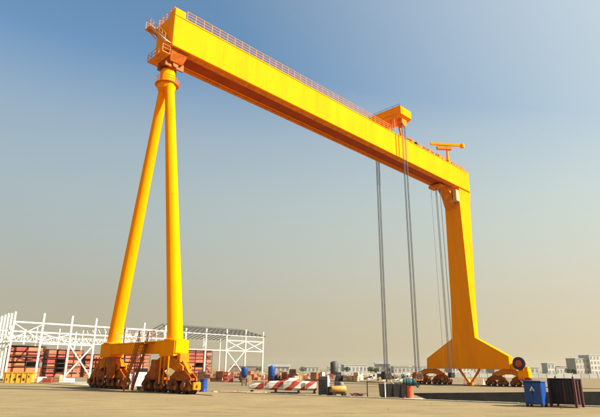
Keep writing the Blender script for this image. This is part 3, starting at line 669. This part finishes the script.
# small pipe frame near the dark bin
t=thing('pipe_frame','thin white pipe frame standing left of the dark bin','frame',(5.3,41.7,gz(0,41.7)))
for x,y in((0,0),(.95,-2.6)): m=MB(); m.tube((x,y,0),(x,y,1.18),.04,n=8); m.build('post',PLAST if x else STEEL,t)
m=MB(); m.tube((0,0,1.16),(.95,-2.6,1.16),.03,n=6); m.build('rail',STEEL,t)
t=thing('scrap_heap','low dark heap of scrap steel on the sand left of the pipe frame','scrap heap',(4.75,44.0,gz(0,44)))
for k in range(9):
    a=random.uniform(0,3.1); p=Vector((random.uniform(-.55,.55),random.uniform(-.3,.3),.09+.04*(k%3))); d=Vector((math.cos(a),math.sin(a),random.uniform(-.05,.15)))*random.uniform(.25,.5)
    MB().bar(p-d,p+d,random.uniform(.08,.2),.07).build('scrap_piece',random.choice((STEEL,SHELF,PRIMER)),t)
# dark bin, tarpaulin roll, plates
t=thing('waste_bin','black open steel bin with dark scrap inside, left of the pit','bin',(7.2,41.6,gz(0,41.6)),R(4))
m=MB(); W,D,Hh=.95,.55,1.02
m.add([(-W*.93,-D*.9,.08),(W*.93,-D*.9,.08),(W*.93,D*.9,.08),(-W*.93,D*.9,.08),(-W,-D,Hh),(W,-D,Hh),(W,D,Hh),(-W,D,Hh),(-W+.06,-D+.06,Hh),(W-.06,-D+.06,Hh),(W-.06,D-.06,Hh),(-W+.06,D-.06,Hh),(-W*.93+.06,-D*.9+.06,.14),(W*.93-.06,-D*.9+.06,.14),(W*.93-.06,D*.9-.06,.14),(-W*.93+.06,D*.9-.06,.14)],
  [(0,3,2,1),(0,1,5,4),(1,2,6,5),(2,3,7,6),(3,0,4,7),(4,5,9,8),(5,6,10,9),(6,7,11,10),(7,4,8,11),(8,9,13,12),(9,10,14,13),(10,11,15,14),(11,8,12,15),(12,13,14,15)])
m.build('body',BLACKP,t)
for x in(-.6,0,.6): MB().box(x-.04,x+.04,-D-.03,-D*.9-.012,.15,.98).build('rib',BLACKP,t)
for x in(-.7,.7): MB().box(x-.08,x+.08,-.5,.5,0,.08).build('skid',STEEL,t)
for k in range(8):
    a=random.uniform(0,3); p=Vector((random.uniform(-.5,.6),random.uniform(-.2,.2),.95+random.uniform(0,.2))); d=Vector((math.cos(a),math.sin(a)*.5,random.uniform(-.2,.6)))*random.uniform(.2,.4)
    s_o=MB().bar(p-d,p+d,.1,.07).build('scrap_piece',random.choice((STEEL,BROWN,TEAL,GREY)),t)
t=thing('tarpaulin_roll','teal tarpaulin roll resting across the bin end and drum','tarpaulin',(8.55,41.55,.78+.02))
m=MB(); prof=[]
for k in range(9): prof.append((.26+.03*math.sin(k*1.9),-.48+k*.12))
m.lathe([(.05,-.5)]+prof+[(.05,.5)],(0,0,.24),16,'x'); m.build('roll',TEAL,t)
for x in(-.25,.25): m=MB(); m.lathe([(.285,-.02),(.305,-.015),(.305,.015),(.285,.02)],(x,0,.24),16,'x'); m.build('strap',BLACKP,t)
t=thing('steel_plate','pale flat steel plate lying on the ground below the red-orange drum','plate',(8.2,38.75,gz(0,38)+.002),R(-20))
MB().bbox(-.75,.6,-.4,.4,.05,.09,.01).build('plate',PLAST,t)
for x in(-.5,.4): MB().box(x-.05,x+.05,-.38,.38,0,.05).build('batten',TIMBER,t)

# blue cabinet with warning triangle
t=thing('electrical_cabinet','blue electrical cabinet with a white warning triangle standing on the apron edge','cabinet',(13.72,31.4,0),R(-47))
MB().bbox(-.50,.50,-.34,.34,.14,1.36,.025).build('housing',BLUE,t)
m=MB(); m.add([(-.56,-.42,1.362),(.56,-.42,1.362),(.56,.40,1.362),(-.56,.40,1.362),(-.53,-.38,1.42),(.53,-.38,1.42),(.53,.37,1.42),(-.53,.37,1.42)],[(0,3,2,1),(4,5,6,7),(0,1,5,4),(1,2,6,5),(2,3,7,6),(3,0,4,7)]); m.build('roof',BLUE,t)
for x in(-.24,.24):
    d=MB().bbox(x-.22,x+.22,-.365,-.342,.22,1.3,.008).build('door',BLUE,t)
    MB().bbox(x-(.2 if x>0 else -.2)-.02,x-(.2 if x>0 else -.2)+.02,-.395,-.367,.72,.9,.005).build('handle',STEEL,d)
m=MB(); cx,cz,q=-.02,.98,.15
outer=[(cx-q,cz-q*.8),(cx+q,cz-q*.8),(cx,cz+q)]; inner=[(cx-q*.55,cz-q*.52),(cx+q*.55,cz-q*.52),(cx,cz+q*.5)]
vs=[(x,-.375,z) for x,z in outer]+[(x,-.375,z) for x,z in inner]+[(x,-.368,z) for x,z in outer]+[(x,-.368,z) for x,z in inner]
m.add(vs,[(0,1,4,3),(1,2,5,4),(2,0,3,5),(6,9,10,7),(7,10,11,8),(8,11,9,6),(0,6,7,1),(1,7,8,2),(2,8,6,0),(3,4,10,9),(4,5,11,10),(5,3,9,11)])
m.box(cx-.014,cx+.014,-.375,-.368,cz-.06,cz+.05); m.build('warning_triangle',PLAST,t)
for x in(-.42,.42):
    for y in(-.26,.26): MB().box(x-.06,x+.06,y-.06,y+.06,0,.14).build('foot',STEEL,t)
# dark maroon container
t=thing('equipment_container','dark maroon equipment container on short legs right of the blue cabinet','container',(15.5,31.45,0),R(-49))
W,D=.70,.46
MB().bbox(-W,W,-D,D,.16,1.5,.03).build('housing',BLACKP,t)
for k in range(10):
    x=-W+.12+k*.18; MB().box(x-.045,x+.045,-D-.035,-D-.002,.2,1.44).build('rib',MAROON if k==4 else BLACKP,t)
for k in range(5):
    y=-D+.12+k*.19; MB().box(W+.002,W+.035,y-.05,y+.05,.2,1.44).build('rib',MAROON,t)
MB().bbox(-W-.05,W+.06,-D-.06,D+.05,1.502,1.56,.02).build('roof',BLACKP,t)
for x in(-W,W):
    for y in(-D,D): MB().box(x-.06,x+.06,y-.06,y+.06,0,1.5).build('corner_post',MAROON,t)
for x in(-.5,.5): m=MB(); m.tube((x,0,1.57),(x,0,1.66),.05,n=8); m.build('lifting_eye',STEEL,t)

# gas bottles, cable coil, baulks and a pallet around the crane feet
def gas_bottle(label, loc, mt):
    t=thing('gas_bottle',label,'gas bottle',loc)
    m=MB(); m.lathe([(.10,0),(.115,.03),(.115,1.15),(.09,1.28),(.04,1.34),(.04,1.4)],(0,0,0),14); m.build('cylinder',mt,t)
    m=MB(); m.lathe([(.055,1.39),(.06,1.41),(.06,1.5),(.02,1.54)],(0,0,0),10); m.build('valve_cap',GREY,t)
gas_bottle('blue gas bottle standing left of the right bogies',(-15.3,50.0,.0),BLUE)
gas_bottle('pale gas bottle standing beside the blue one by the access stair',(-15.75,50.3,.0),PLAST)
gas_bottle('rust-red gas bottle standing by the left bogies',(-18.0,52.4,.0),PRIMER)
t=thing('cable_coil','black cable coil lying on the apron between the crane feet','cable coil',(-14.4,49.6,.0),.4)
for k in range(5):
    m=MB(); r_=.34+.025*(k%2)
    for q in range(18):
        a0_,a1_=q*math.tau/18,(q+1)*math.tau/18; m.tube((r_*math.cos(a0_),r_*math.sin(a0_),.04+k*.06),(r_*math.cos(a1_),r_*math.sin(a1_),.04+k*.06),.032,n=6,cap=False)
    m.build('cable_turn',RUBBER,t)
for lab,(x,y),rz in (('pale timber baulk lying on the sand below the striped boom tip',(-3.9,46.5),.05),('dark timber baulk lying in front of the striped boom middle',(-1.2,46.6),-.08),('short timber baulk lying left of the blue drum',(-10.4,50.6),.5)):
    t=thing('timber_baulk',lab,'timber',(x,y,gz(x,y)),rz); L_=.7 if 'short' in lab else 1.2
    MB().bbox(-L_,L_,-.09,.09,0,.15,.012).build('baulk',BLACKP if 'dark' in lab else TIMBER,t)
    for q in(-1,1): MB().box(q*L_*.8-.02,q*L_*.8+.02,-.095,.095,.001,.156).build('steel_band',STEEL,t)
t=thing('pallet','empty timber pallet lying right of the blue drum','pallet',(-6.2,47.9,gz(0,47)),.3)
for k in range(6): MB().box(-.6+k*.22,-.6+k*.22+.14,-.5,.5,.10,.125).build('slat',TIMBER,t)
for y in(-.45,0,.45): MB().box(-.6,.64,y-.05,y+.05,0,.098).build('bearer',TIMBER,t)
# loose stones and grit strewn over the ground
gb=MB()
for k in range(2600):
    Y=9+46*random.random()**1.3; X=random.uniform(-.75,.75)*Y; r_=random.uniform(.008,.03)*(2.2 if random.random()<.04 else 1)
    if in_poly((X,Y),[(p.x,p.y) for p in PIT]): continue
    i_=UU.dot(Vector((X,Y,0))-O); j_=VV.dot(Vector((X,Y,0))-O)
    onap = in_poly((X,Y),poly); z=.001 if onap else gz(X,Y)+.001
    pts=[(X+r_*random.uniform(.7,1.3)*math.cos(q),Y+r_*random.uniform(.7,1.3)*math.sin(q),z) for q in (0,1.3,2.5,3.8,5.0)]
    gb.add(pts+[(X+r_*.2,Y,z+r_*random.uniform(.6,1.1))],[(0,1,5),(1,2,5),(2,3,5),(3,4,5),(4,0,5)])
go=gb.build('loose_stones',mat('stone_grit',(.2,.15,.09),.9,.4,.7)); go['kind']='stuff'; tag(go,'loose stones and grit strewn over the ground','gravel')

# ------------------------------------------------------------------ material piles in the middle distance
MIDG='goods stacked along the far side of the yard'
desc=['brown brick pallet','orange-brown timber stack','rust-red steel bundle','pale sack pile','dark machine part','tan crate stack']
brick=MB().bbox(-.5,.5,-.5,.5,0,1,.03).build('bundle',BROWN); BRM=brick.data; bpy.data.objects.remove(brick)
BMS=[]
for mm in (BROWN,PRIMER2,PRIMER,CREAM,BLACKP,TIMBER):
    k=BRM.copy(); k.materials[0]=mm; BMS.append(k)
import itertools
spots=[]
px=[214,222,229,236,252,259,280,291,300,308,316,323,341,348]
where=['beneath the right end of the white frame','just right of the tall red rack','near the frame column left of the braced bay','under the cross brace of the frame','right of the left blue tank','left of the frame end column','between the two blue tanks','behind the middle of the striped boom','above the thick part of the striped boom','behind the right half of the striped boom','behind the striped boom butt','left of the generator, far off','behind the compressor','right of the compressor, far off']
kinds=[0,1,5,2,0,1,4,2,5,0,1,3,4,5]
for x,wh,kd in zip(px,where,kinds):
    Y=random.uniform(98,118); X=(x-300)/511.2*Y*1.04
    t=thing('goods_stack',f'{desc[kd]} {wh}','stack',(X,Y,gz(0,Y)),random.uniform(-.5,.5),MIDG)
    n=random.choice((2,3)); wd=random.uniform(.9,1.4)
    for a in range(n):
        for b_ in range(random.choice((1,2,2,3) if a else (2,3))):
            o=link('bundle',BMS[kd],t,((a-(n-1)/2)*wd+random.uniform(-.05,.05),random.uniform(-.2,.2),b_*.62),random.uniform(-.12,.12)); o.scale=(wd*random.uniform(.8,.95),random.uniform(.9,1.3),.6)
# red machine behind the boom
t=thing('red_machine','rust-red machine with a cab standing far behind the striped boom','machine',(-1.4,100,gz(0,100)),R(20))
MB().bbox(-1.1,1.1,-.7,.7,.35,1.5,.08).build('body',PRIMER,t); MB().bbox(-.2,.8,-.6,.6,1.5,2.4,.1).build('cab',PRIMER2,t); MB().bbox(-.05,.65,-.63,-.602,1.65,2.25,.02).build('window',GLASS,t)
for x in(-.7,.7):
    for y in(-.75,.75): m=MB(); m.lathe([(.1,-.15),(.45,-.15),(.45,.15),(.1,.15)],(x,y,.45),16,'y'); m.build('wheel',RUBBER,t)
m=MB(); m.bar((-1,0,1.4),(-2.2,0,2.0),.2); m.bar((-2.2,0,2.0),(-2.6,0,.9),.16); m.build('arm',PRIMER,t)
# dark silo
t=thing('dark_silo','dark cylindrical silo on the skyline above the compressor','silo',(9.4,141,gz(0,141)))
m=MB(); m.lathe([(1.0,.9),(1.05,1.0),(1.05,4.0),(.9,4.2),(.3,4.45),(.001,4.45)],(0,0,0),20); m.build('vessel',mat('silo_dark',(.06,.06,.055),.6,.2,1),t)
for k in range(4):
    a=k*math.pi/2+.6; MB().box(.8*math.cos(a)-.08,.8*math.cos(a)+.08,.8*math.sin(a)-.08,.8*math.sin(a)+.08,0,1.0).build('leg',STEEL,t)

# jumble of goods too small to tell apart, along the far side of the yard
jm=[BROWN,PRIMER2,PRIMER,CREAM,BLACKP,TIMBER,GREY,PLAST]
jb=MB(); mi=[]
for k in range(420):
    q=random.random(); xx=205+q*235; Y=random.uniform(118,185); X=(xx-300)/511.2*Y*1.045; wd,dp,hh=random.uniform(.3,1.3),random.uniform(.3,1.2),random.uniform(.25,1.1)*(1.3 if random.random()<.12 else 1)
    z=gz(0,Y)+.002; n0=len(jb.f)
    if random.random()<.25: jb.tube((X-wd,Y,z+.2),(X+wd,Y+random.uniform(-.5,.5),z+.2+random.uniform(0,.8)),.12,n=6)
    else: jb.bbox(X-wd/2,X+wd/2,Y-dp/2,Y+dp/2,z,z+hh,.04)
    pick=random.choice((0,1,1,2,4,5,0,3) if xx<335 else (3,4,7,7,0,6,4,5)); mi.append((n0,len(jb.f),pick))
me=bpy.data.meshes.new('far_goods'); me.from_pydata(jb.v,[],jb.f)
for mm in jm: me.materials.append(mm)
for a_,b_,pk in mi:
    for f_ in range(a_,b_): me.polygons[f_].material_index=pk
jo=bpy.data.objects.new('far_goods',me); S.collection.objects.link(jo); jo['kind']='stuff'; tag(jo,'jumble of brown and pale goods along the far side of the yard','goods')

# ------------------------------------------------------------------ skyline buildings
FARW = mat('far_white_hazed',(.47,.455,.41),.9,.08,.3,dirt=(.4,.36,.3),dirt_amt=.5); FARC = mat('far_cream_hazed',(.42,.39,.32),.9,.1,.3,dirt=(.3,.26,.2),dirt_amt=.5); FARG = mat('far_window_hazed',(.2,.195,.18),.5,.3,.5)  # distance haze mixed into these colours: greyed walls, lightened windows
def building(label, X, Y, wdt, hgt, dep, mt, floors, bays, rz=0, roof='flat', zbase=None):
    z0_=gz(0,Y)-.05; t=thing('far_building',label,'building',(X,Y,z0_),rz,'low buildings on the horizon')
    MB().box(-wdt/2,wdt/2,0,dep,0,hgt).build('wall',mt,t)
    if roof=='flat': MB().box(-wdt/2-.2,wdt/2+.2,-.2,dep+.2,hgt+.003,hgt+.35).build('parapet',mt,t)
    else: MB().prism([(-.4,hgt+.004),(dep+.4,hgt+.004),(dep/2,hgt+1.6)],'x',-wdt/2-.4,wdt/2+.4).build('roof',mat('roof_grey',(.2,.19,.18),.8,.15,.5),t)
    fh=hgt/floors; bw=wdt/bays
    for a in range(floors):
        for b_ in range(bays):
            x=-wdt/2+bw*(b_+.5); o=MB().box(x-bw*.28,x+bw*.28,-.03,-.003,a*fh+fh*.32,a*fh+fh*.78).build('window',FARG,t)
            MB().box(x-bw*.32,x+bw*.32,-.12,-.031,a*fh+fh*.25,a*fh+fh*.31).build('sill',mt,o)
    return t
def pxX(x,Y): return (x-300)/511.2*Y*1.045
building('long low white building on the horizon right of the dark silo',pxX(352,300),300,13,4.4,9,FARW,1,6,.1)
building('cream block with a raised roof on the horizon left of the hanging ropes',pxX(377,320),320,9,5.4,9,FARC,1,3,-.1,'gable')
building('low white shed on the horizon between the rope pairs',pxX(398,310),310,14,3.6,9,FARW,1,6,0)
building('white building with dark windows seen under the rigid leg foot',pxX(450,240),240,10,3.6,9,FARW,2,6,.1)
building('low cream building seen under the right shoulder of the rigid leg',pxX(487,260),260,9,3.0,9,FARC,1,5,.1)
building('small white tower block just right of the cable reel',pxX(531,300),300,4.2,6.2,6,FARW,2,2,.1)
building('low white annex between the reel and the blue cabinet',pxX(540,310),310,6,4.0,6,FARW,1,3,.1)
building('pale grey block on the horizon above the maroon container, the left one',pxX(560,330),330,9,9.6,9,FARC,3,4,.15)
building('tallest white block on the horizon above the right end of the maroon container',pxX(575,330),330,11.5,11.6,10,FARW,4,5,.15)
building('low white building far behind the tall striped boom middle',pxX(310,340),340,12,3.2,8,FARW,1,5,0)
building('low cream shed far off near the right blue tank',pxX(282,350),350,14,3.4,8,FARC,1,5,0,'gable')
building('long white wall-like shed at the right edge of the horizon',pxX(594,340),340,13,4.5,8,FARW,1,5,.2)
building('low brown shed far off behind the frame end column',pxX(250,350),350,18,3.4,8,mat('brown_wall',(.3,.2,.13),.8,.1,.5),1,6,0)
for lab,x,Y,wd,hh,mt_,ba in (('low grey-white shed on the horizon left of the long white building',337,380,16,3.4,FARW,6),('pale flat block on the horizon between the cream block and the rope pairs',388,400,20,4.6,FARC,7),('low pale shed on the horizon left of the rigid leg foot',418,380,18,4.4,FARW,7),('long pale shed on the horizon under the middle of the rigid leg foot',468,390,26,4.4,FARC,9),('grey-white shed on the horizon under the right bogies',508,380,18,4.2,FARW,6),('pale low block on the horizon behind the blue cabinet',549,420,16,5.4,FARC,5)):
    building(lab,pxX(x,Y),Y,wd,hh,8,mt_,1,ba,0)
# boundary wall of white panels along the far edge of the yard
bw=thing('boundary_wall','long low white wall of panels along the far edge of the yard','wall',(0,190,gz(0,190)),0)
for k in range(46):
    x=10+k*3.0
    if 22<=k<=23: continue
    MB().box(x+.08,x+2.92,-.1,.1,0,1.35+.2*math.sin(k*2.3)+.1*math.sin(k*.7)).build('wall_panel',FARW if k%5 else FARC,bw)
    MB().box(x-.12,x+.078,-.16,.16,0,1.8).build('pier',FARW,bw)
# white marker posts and blocks near the far rail
for (i,j),wh in (((-12,66),'left of the left bogies of the rigid leg'),((-3.6,67),'just right of the left bogies of the rigid leg'),((-1.9,69),'left of the anchor struts of the rigid leg'),((3.2,67),'right of the anchor struts of the rigid leg'),((4.9,70),'left of the right bogies of the rigid leg'),((13.5,66),'right of the cable reel')):
    p=CW(i,j); t=thing('barrier_block','short white concrete barrier block '+wh,'barrier',(p.x,p.y,gz(p.x,p.y)),-A,'white blocks behind the far rail')
    m=MB(); m.prism([(-.35,0),(.35,0),(.3,.2),(.14,.45),(.12,.95),(-.12,.95),(-.14,.45),(-.3,.2)],'x',-.55,.55); m.build('block',PLAST,t)
    MB().box(-.5,-.3,-.36,.36,.001,.15).build('foot',GREY,t)
# small trees on the horizon
def tree(label, X, Y, h, r):
    t=thing('tree',label,'tree',(X,Y,gz(0,Y)),random.uniform(0,6),'small trees on the horizon')
    m=MB(); m.tube((0,0,0),(.05,0,h*.5),.12,.07,n=7)
    for k in range(5):
        a=k*1.3; m.tube((.05,0,h*(.35+.04*k)),(r*.5*math.cos(a),r*.5*math.sin(a),h*(.62+.03*k)),.05,.02,n=5)
    m.build('trunk',BARK,t); m=MB()
    for k in range(420):
        while True:
            p=Vector((random.uniform(-1,1),random.uniform(-1,1),random.uniform(-1,1)))
            if p.length<1 and noise.noise(p*2.2+Vector((X,Y,0)))>-.18: break
        p=Vector((p.x*r,p.y*r,h*.66+p.z*h*.36)); a=Vector((random.gauss(0,1),random.gauss(0,1),random.gauss(0,1))).normalized()*random.uniform(.12,.25); b_=a.orthogonal()*random.uniform(.5,.9)
        m.add([p-a,p+b_,p+a,p-b_],[(0,1,2,3)])
    m.build('crown',LEAF,t)
for lab,x,Y,h,r in (('round tree on the horizon right of the cable reel',546,280,3.8,1.7),('small tree on the horizon left of the maroon container',551,290,3.2,1.5),('low tree on the horizon above the compressor',344,260,3.4,1.7),('low bushy tree on the horizon right of the long white building',366,270,3.6,1.8),('tree on the horizon left of the left rope pair',371,265,3.0,1.6),('wide low tree on the horizon above the striped boom',304,270,3.4,2.0),('small tree on the horizon left of the right blue tank',264,280,3.2,1.8)):
    tree(lab,pxX(x,Y),Y,h,r)

# ------------------------------------------------------------------ dusty air
hz=MB(); hz.box(-2700,2700,-400,2800,-4.4,48); ho=hz.build('haze',mat('unused',(1,1,1))); ho.data.materials.clear()
hm_=bpy.data.materials.new('haze'); hm_.use_nodes=True; t_=hm_.node_tree; t_.nodes.clear()
po_=t_.nodes.new('ShaderNodeOutputMaterial'); pv=t_.nodes.new('ShaderNodeVolumePrincipled'); pv.inputs['Density'].default_value=.00007; pv.inputs['Color'].default_value=(.93,.88,.76,1); pv.inputs['Anisotropy'].default_value=.2
t_.links.new(pv.outputs[0],po_.inputs['Volume']); ho.data.materials.append(hm_); ho['kind']='stuff'; ho['label']='thin dusty air over the whole yard'
